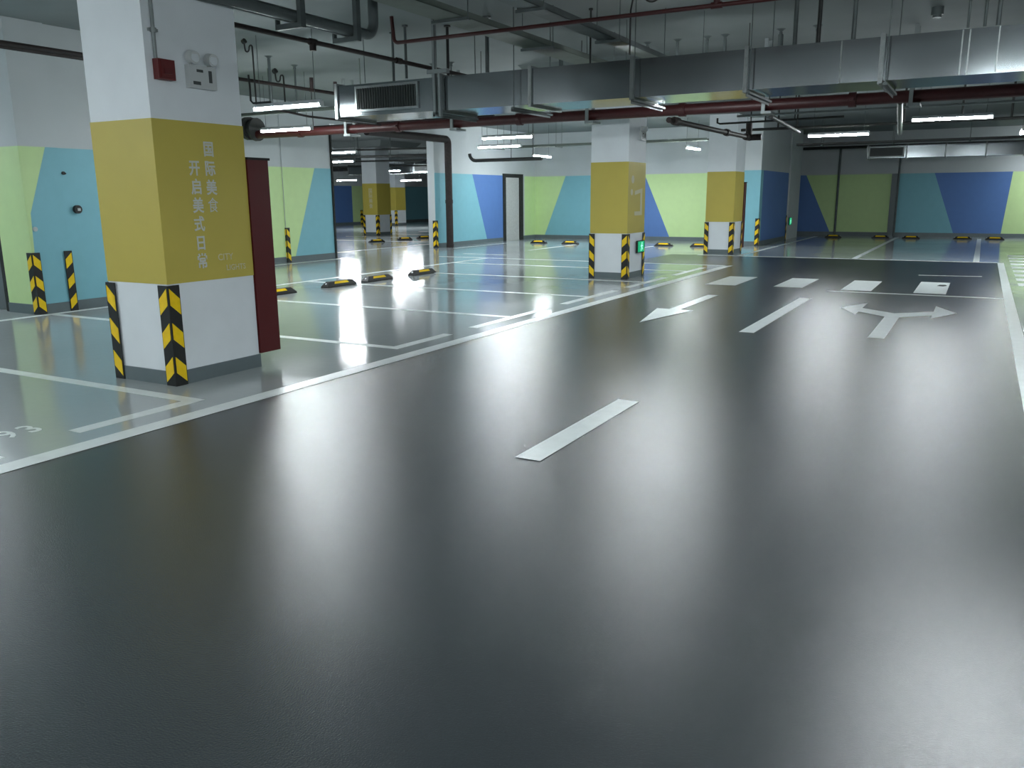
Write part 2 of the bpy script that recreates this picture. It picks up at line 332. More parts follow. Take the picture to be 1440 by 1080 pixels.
# ------------------------------------------------------------------ corner guards
GW, GH, GT = .103, .80, .010
def make_guard():
    """corner at the local origin; legs run to -x (face looking -y) and +y (face looking +x)"""
    o = thing('corner_guard', (0, 0, 0), 'x', 'corner guard')
    b = MB(); b.prism([(-GW, 0, 0), (-GW, -GT, 0), (GT*.6, -GT, 0), (GT, -GT*.6, 0), (GT, GW, 0), (0, GW, 0), (0, 0, 0)], (0, 0, GH)); b.build('rubber_body', 'black', o)
    for k in range(3):
        zt = .777-.269*k
        for s in (0, 1):
            e = .0035
            pts = [(.004, zt), (GW-.008, zt-.085), (GW-.008, zt-.085-.125), (.004, zt-.13)]
            b = MB()
            if s == 0: b.prism([(-u, -GT, z) for u, z in pts], (0, -e, 0))
            else: b.prism([(GT, u, z) for u, z in pts], (e, 0, 0))
            b.build('reflective_patch', 'hazard', o)
    return o
proto = make_guard(); first = [True]
def guard(x, y, quad, label):
    g = proto if first[0] else copy_tree(proto)
    first[0] = False
    g.location = (x, y, .001); g.rotation_euler = (0, 0, quad*math.pi/2)
    g['label'] = label; g['group'] = 'black and yellow corner guards'
for (x0, x1, y0, y1), nm in (((-6.21, -5.48, 4.35, 5.26), 'nearest left pillar'), ((-6.21, -5.48, 14.09, 14.96), 'middle pillar'), ((-6.21, -5.48, 21.39, 22.29), 'third pillar'),
                             ((-22.16, -21.42, 27.39, 28.29), 'nearer pillar through the opening'), ((-29.21, -28.49, 38.09, 39.01), 'farther pillar through the opening')):
    guard(x1, y0, 0, 'striped guard on the front middle corner of the '+nm)
    guard(x0, y0, 3, 'striped guard on the left corner of the '+nm)
    if nm != 'nearest left pillar' and 'farther' not in nm: guard(x1, y1, 1, 'striped guard on the rear right corner of the '+nm)
guard(-10.637, 6.438, 0, 'striped guard on the left corner of the teal wall pier')
guard(-10.637, 6.975, 1, 'striped guard on the right corner of the teal wall pier')
guard(-14.187, 14.69, 0, 'striped guard standing before the green wall behind the red cabinet')
guard(-14.187, 20.89, 0, 'striped guard at the right edge of the wide opening')
guard(-5.735, 25.285, 0, 'striped guard on the lit front corner of the teal wall block')
guard(-5.735, 29.3, 1, 'striped guard on the dark rear corner of the blue wall side')
guard(-31.9, 39.3, 0, 'left of two small guards by the distant hall wall'); guard(-31.9, 40.9, 0, 'right of two small guards by the distant hall wall')

# ------------------------------------------------------------------ wheel stops
def make_stop(L):
    o = thing('wheel_stop', (0, 0, 0), 'x', 'wheel stop'); h = L/2
    b = MB(); w0, w1, H, s = .075, .035, .095, .085
    vs = [(-h, -w0, 0), (h, -w0, 0), (h, w0, 0), (-h, w0, 0), (-h+s, -w1, H), (h-s, -w1, H), (h-s, w1, H), (-h+s, w1, H), (-h, -w0, .02), (h, -w0, .02), (h, w0, .02), (-h, w0, .02)]
    b.add(vs, [(0, 3, 2, 1), (4, 5, 6, 7), (0, 1, 9, 8), (1, 2, 10, 9), (2, 3, 11, 10), (3, 0, 8, 11), (8, 9, 5, 4), (9, 10, 6, 5), (10, 11, 7, 6), (11, 8, 4, 7)]); b.build('rubber_body', 'black', o)
    for sg in (-1, 1):
        def P(x, t, e=.003): y = w0+(w1-w0)*t; z = .02+(H-.02)*t; return (x, sg*(y+e), z+e*.5)
        b = MB(); a = h-(.19 if L > .6 else .11); b.prism([P(-a, .45), P(a, .45), P(a-.03, .92), P(-a+.03, .92)], (0, -sg*.004, -.002)); b.build('reflective_strip', 'hazard', o)
    for sg in (-1, 1):
        b = MB(); b.cyl((sg*(h-.052), 0, .055), (sg*(h-.040), 0, .064), .016, 10); b.build('reflector_stud', 'studw', o)
    return o
s75 = make_stop(.75); s55 = make_stop(.55); used = {}
def stop(x, y, rz, label, pr, group):
    o = pr if pr.name not in used else copy_tree(pr); used[pr.name] = 1
    o.location = (x, y, .003); o.rotation_euler = (0, 0, rz); tag(o, label, 'wheel stop', group)
G = 'black wheel stops of the left bays'
stop(-9.47, 9.50, math.pi/2, 'wheel stop half hidden by the red cabinet', s75, G)
stop(-9.47, 10.98, math.pi/2, 'second wheel stop from the red cabinet', s75, G)
stop(-9.47, 12.02, math.pi/2, 'third wheel stop from the red cabinet', s75, G)
stop(-9.47, 13.43, math.pi/2, 'fourth wheel stop from the red cabinet, set apart', s75, G)
G = 'wheel stops before the painted back wall'
for x, l in ((-12.45, 'far wheel stop nearest the unfinished doorway'), (-11.33, 'far wheel stop just left of the middle pillar'), (-8.25, 'far wheel stop between middle and third pillar'), (-7.15, 'far wheel stop half hidden by the third pillar')):
    stop(x, 24.2, 0, l, s55, G)
G = 'wheel stops before the far wall'
for x, y, l in ((-4.5, 31.3, 'leftmost wheel stop in the dark by the far green wall'), (-2.98, 31.3, 'wheel stop left of the far wall downpipe'), (-2.03, 31.3, 'wheel stop before the far teal panel'), (-.5, 31.3, 'wheel stop before the left of the far blue panel'), (.42, 31.3, 'brightly reflecting wheel stop under the far blue panel')):
    stop(x, y, 0, l, s55, G)
G = 'wheel stops in the hall beyond the opening'
for x, y, l in ((-18.0, 22.9, 'leftmost wheel stop seen through the opening'), (-18.0, 24.5, 'middle wheel stop seen through the opening'), (-18.0, 25.7, 'rightmost clear wheel stop seen through the opening')):
    stop(x, y, math.radians(60), l, s55, G)

# ------------------------------------------------------------------ fire cabinets, boxes, signs
def cabinet(x0, x1, y0, y1, label):
    o = thing('fire_cabinet', ((x0+x1)/2, (y0+y1)/2, .12), label, 'fire cabinet', 'red fire cabinets'); L = o.location
    b = MB(L); b.box(x0, x1, y0, y1, .12, 1.78); b.build('body', 'cabinet', o)
    b = MB(L); b.box(x0+.02, x1-.02, y1, y1+.018, .14, 1.76); dd = b.build('door', 'cabinet', o)
    b = MB(L); b.box(x0+.08, x0+.10, y1+.018, y1+.05, .85, 1.0); b.build('handle', 'steel', dd)
    b = MB(L); b.box(x0-.006, x1+.006, y0, y1+.02, 1.78, 1.80); b.build('top_rim', 'dark', o)
cabinet(-6.18, -5.475, 5.262, 5.50, 'tall dark red fire cabinet behind the nearest pillar')
cabinet(-6.18, -5.475, 22.32, 22.54, 'dark red fire cabinet edge behind the third pillar')
o = thing('alarm_box', (XF, 4.49, 2.32), 'small red alarm box high on the nearest pillar', 'alarm box'); L = o.location
b = MB(L); b.box(-5.49, -5.43, 4.42, 4.57, 2.33, 2.475); b.box(-5.43, -5.42, 4.44, 4.55, 2.345, 2.46); b.build('body', 'redbox', o)
b = MB(L); b.box(-5.42, -5.412, 4.46, 4.53, 2.37, 2.41); b.build('push_plate', 'cabinet', o)
b = MB((XF, 4.44, 2.475)); b.cyl((-5.475, 4.44, 2.475), (-5.475, 4.44, CEIL-.23), .014, 10); b.cyl((-5.475, 4.44, 2.66), (-5.475, 4.44, 2.69), .024, 10); b.box(-5.49, -5.47, 4.40, 4.48, 2.665, 2.685)
tag(b.build('conduit', 'palesteel'), 'thin grey conduit running up from the red alarm box', 'conduit')
def emlight(y, z, label, s=1.0):
    o = thing('emergency_light', (XF, y, z), label, 'emergency light', 'twin-head emergency lights'); L = o.location
    b = MB(L); b.box(-5.49, -5.44, y-.13*s, y+.13*s, z-.10*s, z+.07*s); b.build('body', 'plastic', o)
    for sg in (-1, 1):
        b = MB(L); b.cyl((-5.47, y+sg*.09*s, z+.13*s), (-5.41, y+sg*.09*s, z+.12*s), .048*s, 14); b.box(-5.48, -5.46, y+sg*.09*s-.01, y+sg*.09*s+.01, z+.06*s, z+.10*s); h = b.build('lamp_head', 'plastic', o)
        b = MB(L); b.cyl((-5.411, y+sg*.09*s, z+.12*s), (-5.406, y+sg*.09*s, z+.12*s), .036*s, 14); b.build('lens', 'studw', h)
    b = MB(L); b.box(-5.44, -5.436, y-.06*s, y+.0*s, z+.02*s, z+.04*s); b.build('label_plate', 'lens', o)
    b = MB(L); b.box(-5.44, -5.436, y+.055*s, y+.085*s, z-.05*s, z+.04*s); b.build('indicator', 'lens', o)
    b = MB(L); b.box(-5.44, -5.436, y-.10*s, y-.03*s, z-.075*s, z-.05*s); b.build('switch', 'lens', o)
emlight(4.84, 2.40, 'white twin-head emergency light on the nearest pillar'); emlight(14.68, 2.52, 'small twin-head emergency light on the middle pillar', .9)
def exit_sign(x, y, z, w, h, label):
    o = thing('exit_sign', (x, y, z), label, 'exit sign', 'low green exit signs'); L = o.location
    b = MB(L); b.box(x, x+.03, y-w/2, y+w/2, z-h/2, z+h/2); b.build('housing', 'dark', o)
    b = MB(L); b.box(x+.03, x+.034, y-w/2+.07*w, y+w/2-.02, z-h/2+.015, z+h/2-.015); b.build('green_panel', 'exit', o)
    X = x+.0345; k = h/.2; u = lambda a, c: (X, y+.03*w/.34+a*k, z+c*k)
    b = MB(L); e = (.002, 0, 0)
    b.cyl(u(.005, .055), (X+.002, u(.005, .055)[1], u(.005, .055)[2]), .016*k, 10)
    b.prism([u(-.02, .035), u(.015, .035), u(.012, -.015), u(-.018, -.015)], e)
    b.prism([u(-.02, .03), u(-.055, .01), u(-.05, -.004), u(-.012, .015)], e)
    b.prism([u(.012, .03), u(.05, .012), u(.044, .0), u(.008, .012)], e)
    b.prism([u(-.018, -.01), u(-.002, -.012), u(-.03, -.075), u(-.05, -.07)], e)
    b.prism([u(-.004, -.01), u(.012, -.012), u(.045, -.04), u(.035, -.055)], e)
    b.build('running_figure', 'exitw', o)
exit_sign(-5.475, 14.70, .555, .36, .22, 'green exit sign low on the middle pillar')
exit_sign(-5.72, 29.75, .60, .40, .26, 'small green exit sign low on the far grey pier')
# boxes on the teal pier
o = thing('wall_socket', (-10.63, 7.16, 1.34), 'dark round fitting with pale centre on the teal wall', 'wall fitting'); L = o.location
b = MB(L); b.cyl((-10.69, 7.16, 1.34), (-10.64, 7.16, 1.34), .055, 16); b.build('ring', 'black', o)
b = MB(L); b.box(-10.64, -10.632, 7.145, 7.185, 1.32, 1.355); b.build('centre', 'plastic', o)
b = MB((-10.69, 7.03, 1.81)); b.cyl((-10.69, 7.03, 1.81), (-10.665, 7.03, 1.81), .022, 12); b.cyl((-10.67, 7.045, 1.81), (-10.66, 7.05, 1.80), .012, 8)
tag(b.build('wall_plug', 'black'), 'small black round plug high on the teal wall', 'wall plug')
b = MB((-10.65, 6.53, 1.10)); b.cyl((-10.647, 6.53, 1.10), (-10.635, 6.53, 1.10), .03, 12); b.cyl((-10.635, 6.53, 1.10), (-10.63, 6.53, 1.10), .018, 12)
tag(b.build('wall_button', 'plastic'), 'small white round button on the left teal pier', 'button')

# ------------------------------------------------------------------ lamps
def make_lamp():
    o = thing('strip_light', (0, 0, 0), 'x', 'strip light')
    b = MB(); b.box(-.60, .60, -.042, .042, .03, .062); b.box(-.60, .60, -.014, .014, .062, .08); b.build('housing', 'housing', o)
    b = MB(); b.prism([(-.595, -.038, .03), (-.595, -.038, .012), (-.595, -.020, -.006), (-.595, .020, -.006), (-.595, .038, .012), (-.595, .038, .03)], (1.19, 0, 0)); b.build('diffuser', 'tube', o)
    for s in (-1, 1):
        b = MB(); b.box(s*.595, s*.612, -.040, .040, -.010, .06); b.build('end_cap', 'plastic', o)
        b = MB(); b.cyl((s*.5, 0, .08), (s*.5, 0, CEIL-2.67), .004, 6); b.build('hanger_rod', 'steel', o)
    return o
lp = make_lamp(); lf = [True]
def lamp(x, y, label, along='x', z=2.67, group='hanging strip lights'):
    o = lp if lf[0] else copy_tree(lp); lf[0] = False
    o.location = (x, y, z); o.rotation_euler = (0, 0, 0 if along == 'x' else math.pi/2)
    if z != 2.67:
        for c in o.children:
            if c.name.startswith('hanger'): c.scale.z = (CEIL-z)/(CEIL-2.67)
    tag(o, label, 'strip light', group); return o
lamp(-8.46, 8.94, 'upper strip light right of the nearest pillar')
lamp(-11.24, 11.81, 'lower strip light right of the nearest pillar')
lamp(-8.9, 15.87, 'upper strip light left of the middle pillar')
lamp(-10.65, 18.58, 'lower strip light left of the middle pillar')
lamp(-12.05, 23.6, 'short end-on strip light just left of the middle pillar', 'y')
lamp(-6.9, 22.3, 'short end-on strip light between middle and third pillar', 'y')
lamp(-2.83, 19.28, 'left of the two strip lights over the crossing')
lamp(-.61, 16.24, 'right of the two strip lights over the crossing')
lamp(-3.70, 10.62, 'strip light hidden behind the big duct', z=2.62)
lamp(.34, 6.25, 'strip light just above the top edge of view at right'); lamp(4.4, 6.2, 'added fill strip light right of the view'); lamp(4.2, 1.5, 'strip light added as fill right of the view, nearer'); lamp(-9.3, 24.4, 'fill strip light added out of sight behind the middle pillar', 'y')  # right-of-view pair and behind-pillar lamp are added to brighten pillar and back wall
lamp(.55, 20.5, 'glaring end-on strip light at the right edge', 'y')
lamp(-15.6, 18.35, 'upper strip light through the opening'); lamp(-19.3, 22.75, 'lower strip light through the opening')
lamp(-23.9, 31.6, 'strip light hidden by far pipework')
lamp(-26.7, 31.9, 'left of the far low strip lights through the opening', z=2.30); lamp(-24.9, 34.6, 'middle of the far low strip lights through the opening', z=2.30)
lamp(-23.7, 35.8, 'right of the far low strip lights through the opening', z=2.30)
lamp(-22.6, 20.0, 'added fill strip light in the hall, hidden by the left wall'); lamp(-13.0, 6.0, 'strip light left of the view'); lamp(-8.4, 1.2, 'added fill strip light beyond the left edge of view, near the pillar'); lamp(-4.6, -1.2, 'added fill strip light behind the viewer, left edge of the aisle'); lamp(-2.0, 1.3, 'added fill strip light overhead, middle of the aisle'); lamp(1.8, 2.6, 'added fill strip light overhead, right of the aisle')  # hall lamp and the last four are added to brighten pillars and floor
lamp(-8.6, -3.0, 'added fill strip light behind the viewer, left bays'); lamp(1.4, -.6, 'added fill strip light behind the viewer, right of the aisle'); lamp(-12.5, -1.0, 'added fill strip light behind the viewer, far left')  # unseen lamps added behind the viewer to lift the near pillar and floor
lamp(2.2, 31.6, 'added fill strip light far right out of view')  # added out of view to brighten the far blue panel

# ------------------------------------------------------------------ duct
def duct(name, x0, x1, y0, y1, z0, z1, joints, label, group=None):
    o = thing(name, ((x0+x1)/2, (y0+y1)/2, z0), label, 'air duct', group); L = o.location
    js = [x0]+list(joints)+[x1]
    for a, c in zip(js[:-1], js[1:]):
        b = MB(L); b.box(a+.004, c-.004, y0, y1, z0, z1)
        b.build('duct_section', 'galv', o)
    for a in js:
        b = MB(L); e = .028
        b.box(a-.022, a+.022, y0-e, y0, z0-e, z1+e); b.box(a-.022, a+.022, y1, y1+e, z0-e, z1+e)
        b.box(a-.022, a+.022, y0, y1, z0-e, z0); b.box(a-.022, a+.022, y0, y1, z1, z1+e); b.build('flange', 'galvm', o)
    return o
DJ = [-6.20, -4.92, -3.62, -2.34, -1.02, .28, 1.6, 2.9]
dc = duct('air_duct', -7.93, 4.2, 9.35, 10.15, 2.55, 2.96, DJ, 'big rectangular galvanised duct crossing under the ceiling'); L = dc.location
for x in (-.33, -.27, -.03, -1.4):
    b = MB(L); b.box(x-.006, x+.006, 9.338, 9.35, 2.555, 2.955); b.build('seam', 'galvm', dc)

g = MB(L); g.box(-7.60, -6.56, 9.325, 9.35, 2.60, 2.63); g.box(-7.60, -6.56, 9.325, 9.35, 2.90, 2.93); g.box(-7.60, -7.57, 9.325, 9.35, 2.63, 2.90); g.box(-6.59, -6.56, 9.325, 9.35, 2.63, 2.90)
gr = g.build('grille', 'galvm', dc)
b = MB(L); b.box(-7.57, -6.59, 9.343, 9.349, 2.63, 2.90); b.build('backing', 'grille', gr)
for i in range(24):
    b = MB(L) if i == 0 else None
    x = -7.55+i*.0412
    if i == 0: b.box(x, x+.006, 9.327, 9.343, 2.63, 2.90); sl = b.build('louver', 'grille', gr)
    else:
        c = sl.copy(); C.objects.link(c); c.location = (x+7.55, 0, 0)
for x in (-6.24, -5.10, -3.56, -2.28, -.96, .34, 1.66):
    b = MB(L); b.box(x-.02, x+.02, 9.22, 10.28, 2.497, 2.52); b.box(x-.02, x-.015, 9.22, 10.28, 2.47, 2.52)
    for y in (9.26, 10.24): b.cyl((x, y, 2.49), (x, y, CEIL), .006, 6)
    b.build('hanger', 'steel', dc)
o = thing('channel_hanger', (-6.22, 9.28, 2.47), 'heavy grey channel hanger clasping the duct right of the grille', 'hanger'); LL = o.location
b = MB(LL); b.box(-6.28, -6.24, 9.26, 9.31, 2.47, CEIL); b.build('channel', 'palesteel', o)
b = MB(LL); b.box(-6.20, -6.17, 9.26, 9.31, 2.47, 3.02); b.build('channel', 'palesteel', o)
b = MB(LL); b.box(-6.36, -6.06, 9.25, 9.32, 2.99, 3.04); b.build('cross_plate', 'palesteel', o)
d2 = duct('air_duct', -3.45, 4.0, 29.9, 30.6, 2.60, 2.98, [-2.3, -1.2, -.1, .9, 1.9], 'long far duct with a grille below the dark ceiling'); L = d2.location
g = MB(L); g.box(-3.42, -2.36, 29.87, 29.9, 2.62, 2.66); g.box(-3.42, -2.36, 29.87, 29.9, 2.92, 2.96); g.box(-3.42, -3.38, 29.87, 29.9, 2.66, 2.92); g.box(-2.40, -2.36, 29.87, 29.9, 2.66, 2.92); gg = g.build('grille', 'galvm', d2)
b = MB(L); b.box(-3.38, -2.4, 29.89, 29.899, 2.66, 2.92); b.build('backing', 'grille', gg)
d3 = duct('air_duct', -27.5, -16.5, 33.0, 33.8, 2.62, 3.05, [-25, -23.5, -22, -20, -18], 'duct with a grille in the hall beyond the opening'); L = d3.location
b = MB(L); b.box(-23.6, -22.0, 32.97, 33.0, 2.66, 3.0); gg = b.build('grille', 'galvm', d3)
for x in (-26, -22.8, -19):
    b = MB(L); b.box(x-.03, x+.03, 32.9, 33.9, 2.56, 2.59)
    for y in (32.93, 33.87): b.cyl((x, y, 2.57), (x, y, CEIL), .01, 6)
    b.build('hanger', 'steel', d3)
b = MB(L); b.box(-23.5, -22.1, 32.96, 32.97, 2.70, 2.96); b.build('backing', 'grille', gg)

# ------------------------------------------------------------------ pipes
o = thing('sprinkler_main', (-6.5, 13, 2.75), 'thick dark red sprinkler main crossing below the duct', 'pipe'); L = o.location
b = MB(L); b.cyl((-13.4, 13, 2.75), (4.0, 13, 2.75), .0825, 16); b.build('pipe', 'red', o)
for x in (-12.0, -9.6, -7.05, -4.2, -1.75, .6):
    b = MB(L); b.cyl((x-.05, 13, 2.75), (x+.05, 13, 2.75), .102, 14); b.box(x-.03, x+.03, 12.87, 13.13, 2.735, 2.765); b.build('coupling', 'red', o)
for x in (-10.75, -8.35, -5.75, -2.95, -1.0):
    b = MB(L); b.box(x-.025, x+.025, 12.86, 12.89, 2.63, CEIL); b.box(x-.025, x+.025, 13.11, 13.14, 2.63, CEIL); b.box(x-.025, x+.12, 12.84, 13.16, 2.615, 2.65); b.build('bracket', 'palesteel', o)
b = MB(L); b.cyl((-13.45, 13, 2.88), (-13.35, 13, 2.88), .23, 18); b.cyl((-13.35, 13, 2.88), (-13.22, 13, 2.85), .17, 18); b.cyl((-13.22, 13, 2.85), (-13.16, 13, 2.85), .23, 18); b.build('flange_valve', 'darkpipe', o)
def pipe(name, pts, r, m, label, cat='pipe', n=8, extra=None, group=None):
    b = MB(pts[0]); b.path(pts, r, n)
    if extra: extra(b)
    return tag(b.build(name, m), label, cat, group)
def couplings(lst, r): return lambda b: [b.cyl(a, c, r, 10) for a, c in lst]
pipe('sprinkler_pipe', [(-5.95, 8, 3.42)]+arc((-5.87, 8, 3.20), math.pi, 1.5*math.pi, .06, (1, 0, 0), (0, 0, 1), 5)+[(-2.0, 8, 3.14), (2.5, 8, 3.14)], .021, 'red', 'thin red sprinkler pipe turning down then right above the duct',
     extra=couplings([((-2.35, 8, 3.14), (-2.25, 8, 3.14)), ((-2.3, 8, 3.14), (-2.3, 8, CEIL))], .03))
pipe('sprinkler_pipe', [(-6.54, 3.5, 3.10), (-6.45, 10.4, 3.10)], .026, 'rust', 'dark red branch pipe slanting from nearest pillar to the duct', extra=couplings([((-6.49, 7.25, 3.1), (-6.49, 7.35, 3.1)), ((-6.49, 7.3, 3.1), (-6.49, 7.3, 3.01)), ((-6.46, 8.75, 3.1), (-6.46, 8.85, 3.1))], .036))
pipe('sprinkler_pipe', [(-9.3, 5.5, 3.10), (-9.27, 12.9, 3.10)], .026, 'rust', 'dark red branch pipe left of the duct end', extra=couplings([((-9.27, 10.3, 3.1), (-9.27, 10.4, 3.1)), ((-9.27, 10.35, 3.1), (-9.27, 10.35, 3.28)), ((-9.27, 10.9, 3.1), (-9.27, 10.9, 3.28))], .03))
pipe('sprinkler_pipe', [(-9.9, 2.5, 3.16), (-9.85, 7.4, 3.16), (-9.85, 7.5, 3.16)], .028, 'rust', 'dark pipe end at the top left of the view')
pipe('sprinkler_pipe', [(-4.45, 13.1, 2.62), (-4.35, 18.0, 2.62)], .045, 'rust', 'dark red branch running back right of the middle pillar', extra=couplings([((-4.43, 13.3, 2.62), (-4.43, 13.5, 2.62)), ((-4.38, 16.2, 2.62), (-4.38, 16.35, 2.62)), ((-4.36, 17.6, 2.62), (-4.36, 18.0, 2.62)), ((-4.35, 17.9, 2.62), (-4.1, 17.9, 2.62)), ((-4.35, 17.85, 2.62), (-4.35, 17.85, 2.9))], .065))
pipe('sprinkler_pipe', [(-1.15, 13.1, 2.70), (-1.55, 18.2, 2.60)], .04, 'tray', 'greyish branch pipe running back above the right strip lights')
pipe('sprinkler_pipe', [(-2.9, 13.2, 2.60), (-3.3, 17.5, 2.66)], .035, 'darkpipe', 'dark branch pipe over the crossing')
pipe('drain_pipe', [(-13.93, 17.5, 3.13), (-13.93, 21.0, 3.13)]+arc((-13.93, 21.12, 3.0), math.pi/2, 0, .13, (0, 1, 0), (0, 0, 1), 5)+[(-13.93, 21.25, .05)], .105, 'rust', 'rusty dark downpipe standing before the teal wall', n=14,
     extra=couplings([((-13.93, 21.25, 1.3), (-13.93, 21.25, 1.4)), ((-13.93, 21.25, .002), (-13.93, 21.25, .10))], .118))
pipe('drain_elbow', arc((-13.2, 21.6, 2.72), 0, -math.pi/2, .2, (-1, 0, 0), (0, 0, 1), 5)[::1]+[(-11.0, 21.6, 2.52)], .05, 'darkpipe', 'dark pipe with elbow right of the rusty downpipe', extra=lambda b: [b.cyl((x, 21.6, 2.52), (x, 21.6, CEIL), .010, 6) for x in (-12.0, -11.3)])
pipe('duct_tube', [(-5.39, 3.0, 3.0), (-5.39, 6.82, 3.0)]+arc((-5.39, 6.82, 3.13), -math.pi/2, 0, .13, (0, 1, 0), (0, 0, 1), 6)+[(-5.39, 6.95, CEIL)], .05, 'steel', 'grey pipe at the top ending in an upturned elbow', n=12)
pipe('duct_tube', [(-5.462, 3.0, 2.965), (-5.462, 6.7, 2.965)], .012, 'palesteel', 'thin pale tube beside the upturned grey pipe')
for y, l in ((5.85, 'nearer'), (6.6, 'farther')):
    b = MB((-5.4, y, 2.9)); b.box(-5.60, -5.31, y-.022, y+.022, 2.90, 2.945); b.box(-5.60, -5.58, y-.022, y+.022, 2.945, 2.99); b.box(-5.335, -5.29, y-.03, y+.03, 2.90, CEIL)
    tag(b.build('pipe_bracket', 'steel'), l+' steel bracket under the grey elbow pipe', 'bracket')
# cable trays
def tray(x0, x1, y0, y1, z, label, m='tray', h=.06):
    o = thing('cable_tray', ((x0+x1)/2, (y0+y1)/2, z), label, 'cable tray'); L = o.location
    b = MB(L); b.box(x0, x1, y0, y1, z, z+.004); b.build('tray_bottom', m, o)
    if (x1-x0) < (y1-y0):
        for x in (x0, x1-.004): b = MB(L); b.box(x, x+.004, y0, y1, z, z+h); b.build('side_rail', m, o)
        n = int((y1-y0)/1.9)
        for i in range(n):
            y = y0+.7+i*1.9; b = MB(L); b.box(x0-.05, x1+.05, y-.02, y+.02, z-.03, z-.001)
            for x in (x0-.035, x1+.035): b.cyl((x, y, z-.03), (x, y, CEIL), .005, 6)
            b.build('hanger', 'steel', o)
    else:
        for y in (y0, y1-.004): b = MB(L); b.box(x0, x1, y, y+.004, z, z+h); b.build('side_rail', m, o)
        n = int((x1-x0)/1.9)
        for i in range(n):
            x = x0+.7+i*1.9; b = MB(L); b.box(x-.02, x+.02, y0-.05, y1+.05, z-.03, z-.001)
            for y in (y0-.035, y1+.035): b.cyl((x, y, z-.03), (x, y, CEIL), .005, 6)
            b.build('hanger', 'steel', o)
tray(-5.02, -4.68, 3.0, 12.6, 3.2, 'wide grey-green cable tray running back over the aisle')
tray(-4.05, -3.84, 3.0, 11.3, 3.2, 'narrow grey cable tray right of the wide one', 'steel')
tray(-13.3, -6.4, 21.9, 22.2, 2.86, 'cable tray crossing before the back wall')
tray(-5.0, 4.0, 26.3, 26.6, 2.88, 'dark cable tray crossing before the far wall', 'darkpipe')
pipe('sprinkler_pipe', [(-4.9, 19.4, 2.88), (3.5, 19.4, 2.88)], .03, 'darkpipe', 'dark thin pipe behind the strip lights over the crossing', extra=lambda b: [b.cyl((x, 19.4, 2.88), (x, 19.4, CEIL), .022, 6) for x in (-4.1, -3.7, -1.6, -.55, .3)])
pipe('sprinkler_pipe', [(-3.9, 15.1, 2.80), (3.5, 15.1, 2.80)], .02, 'palesteel', 'thin pale pipe right below the red main', extra=lambda b: [b.cyl((x, 15.1, 2.8), (x, 15.1, CEIL), .006, 6) for x in (-3.2, -.9, 1.4)])
pipe('sprinkler_pipe', [(-4.35, 15.5, 2.82), (-4.35, 15.5, 2.74), (-4.3, 15.5, 2.72), (-2.2, 15.5, 2.74)], .018, 'darkpipe', 'thin dark pipe with a short upturned end right of the middle pillar', extra=lambda b: [b.cyl((x, 15.5, 2.73), (x, 15.5, CEIL), .012, 6) for x in (-3.75, -3.5, -3.0)])
pipe('sprinkler_pipe', [(-6, 32.9, 3.12), (6, 32.9, 3.12)], .05, 'darkpipe', 'dark pipe along the top of the far wall')
pipe('downpipe', [(-4.72, 33.05, 3.1), (-4.72, 33.05, .0)], .04, 'steel', 'left dark downpipe on the far green wall')
pipe('downpipe', [(-2.72, 33.05, 3.0), (-2.72, 33.05, .0)], .035, 'steel', 'right dark downpipe between green and teal panels')
b = MB((-2.83, 33.19, 0)); b.box(-2.95, -2.70, 33.12, 33.19, 0, T); struct(b.build('trim_2', 'skirt'), 'slate painted rib beside the right downpipe')
pipe('sprinkler_pipe', [(-13.0, 13.6, 2.88), (-7.9, 13.6, 2.88)], .035, 'rust', 'thinner dark red pipe above the left end of the main', extra=lambda b: [b.cyl((-10.9, 13.6, 2.88), (-10.8, 13.6, 2.88), .05, 10)]+[b.cyl((x, 13.6, 2.88), (x, 13.6, CEIL), .008, 6) for x in (-12.2, -9.4)])
pipe('sprinkler_pipe', [(-11.8, 11.2, 2.92), (-7.4, 11.2, 2.92)], .028, 'tray', 'greyish pipe above the upper left strip light', extra=lambda b: [b.cyl((x, 11.2, 2.92), (x, 11.2, CEIL), .008, 6) for x in (-11, -9.0)])
# hall pipework
for (y, z, r, l) in ((21.0, 2.98, .03, 'highest of the thin pipes through the opening'), (24.5, 2.95, .045, 'thick dark pipe through the opening'), (26.5, 2.88, .03, 'middle thin pipe through the opening'), (29.0, 2.78, .03, 'lower thin pipe through the opening'), (37, 2.98, .11, 'broad dark pipe through the opening')):
    pipe('sprinkler_pipe', [(-31, y-2, z), (-14.6, y+1.5, z)], r, 'darkpipe', l)
for (x, y, l) in ((-17.9, 22.0, 'left hanger rod through the opening'), (-16.9, 22.4, 'right hanger rod through the opening'), (-20.5, 25, 'far left hanger rod through the opening'), (-18.5, 27, 'far middle hanger rod through the opening')):
    b = MB((x, y, 2.9)); b.cyl((x, y, 2.75), (x, y, CEIL), .014, 6); b.box(x-.03, x+.03, y-.03, y+.03, CEIL-.01, CEIL); tag(b.build('hanger_rod', 'steel'), l, 'hanger rod')

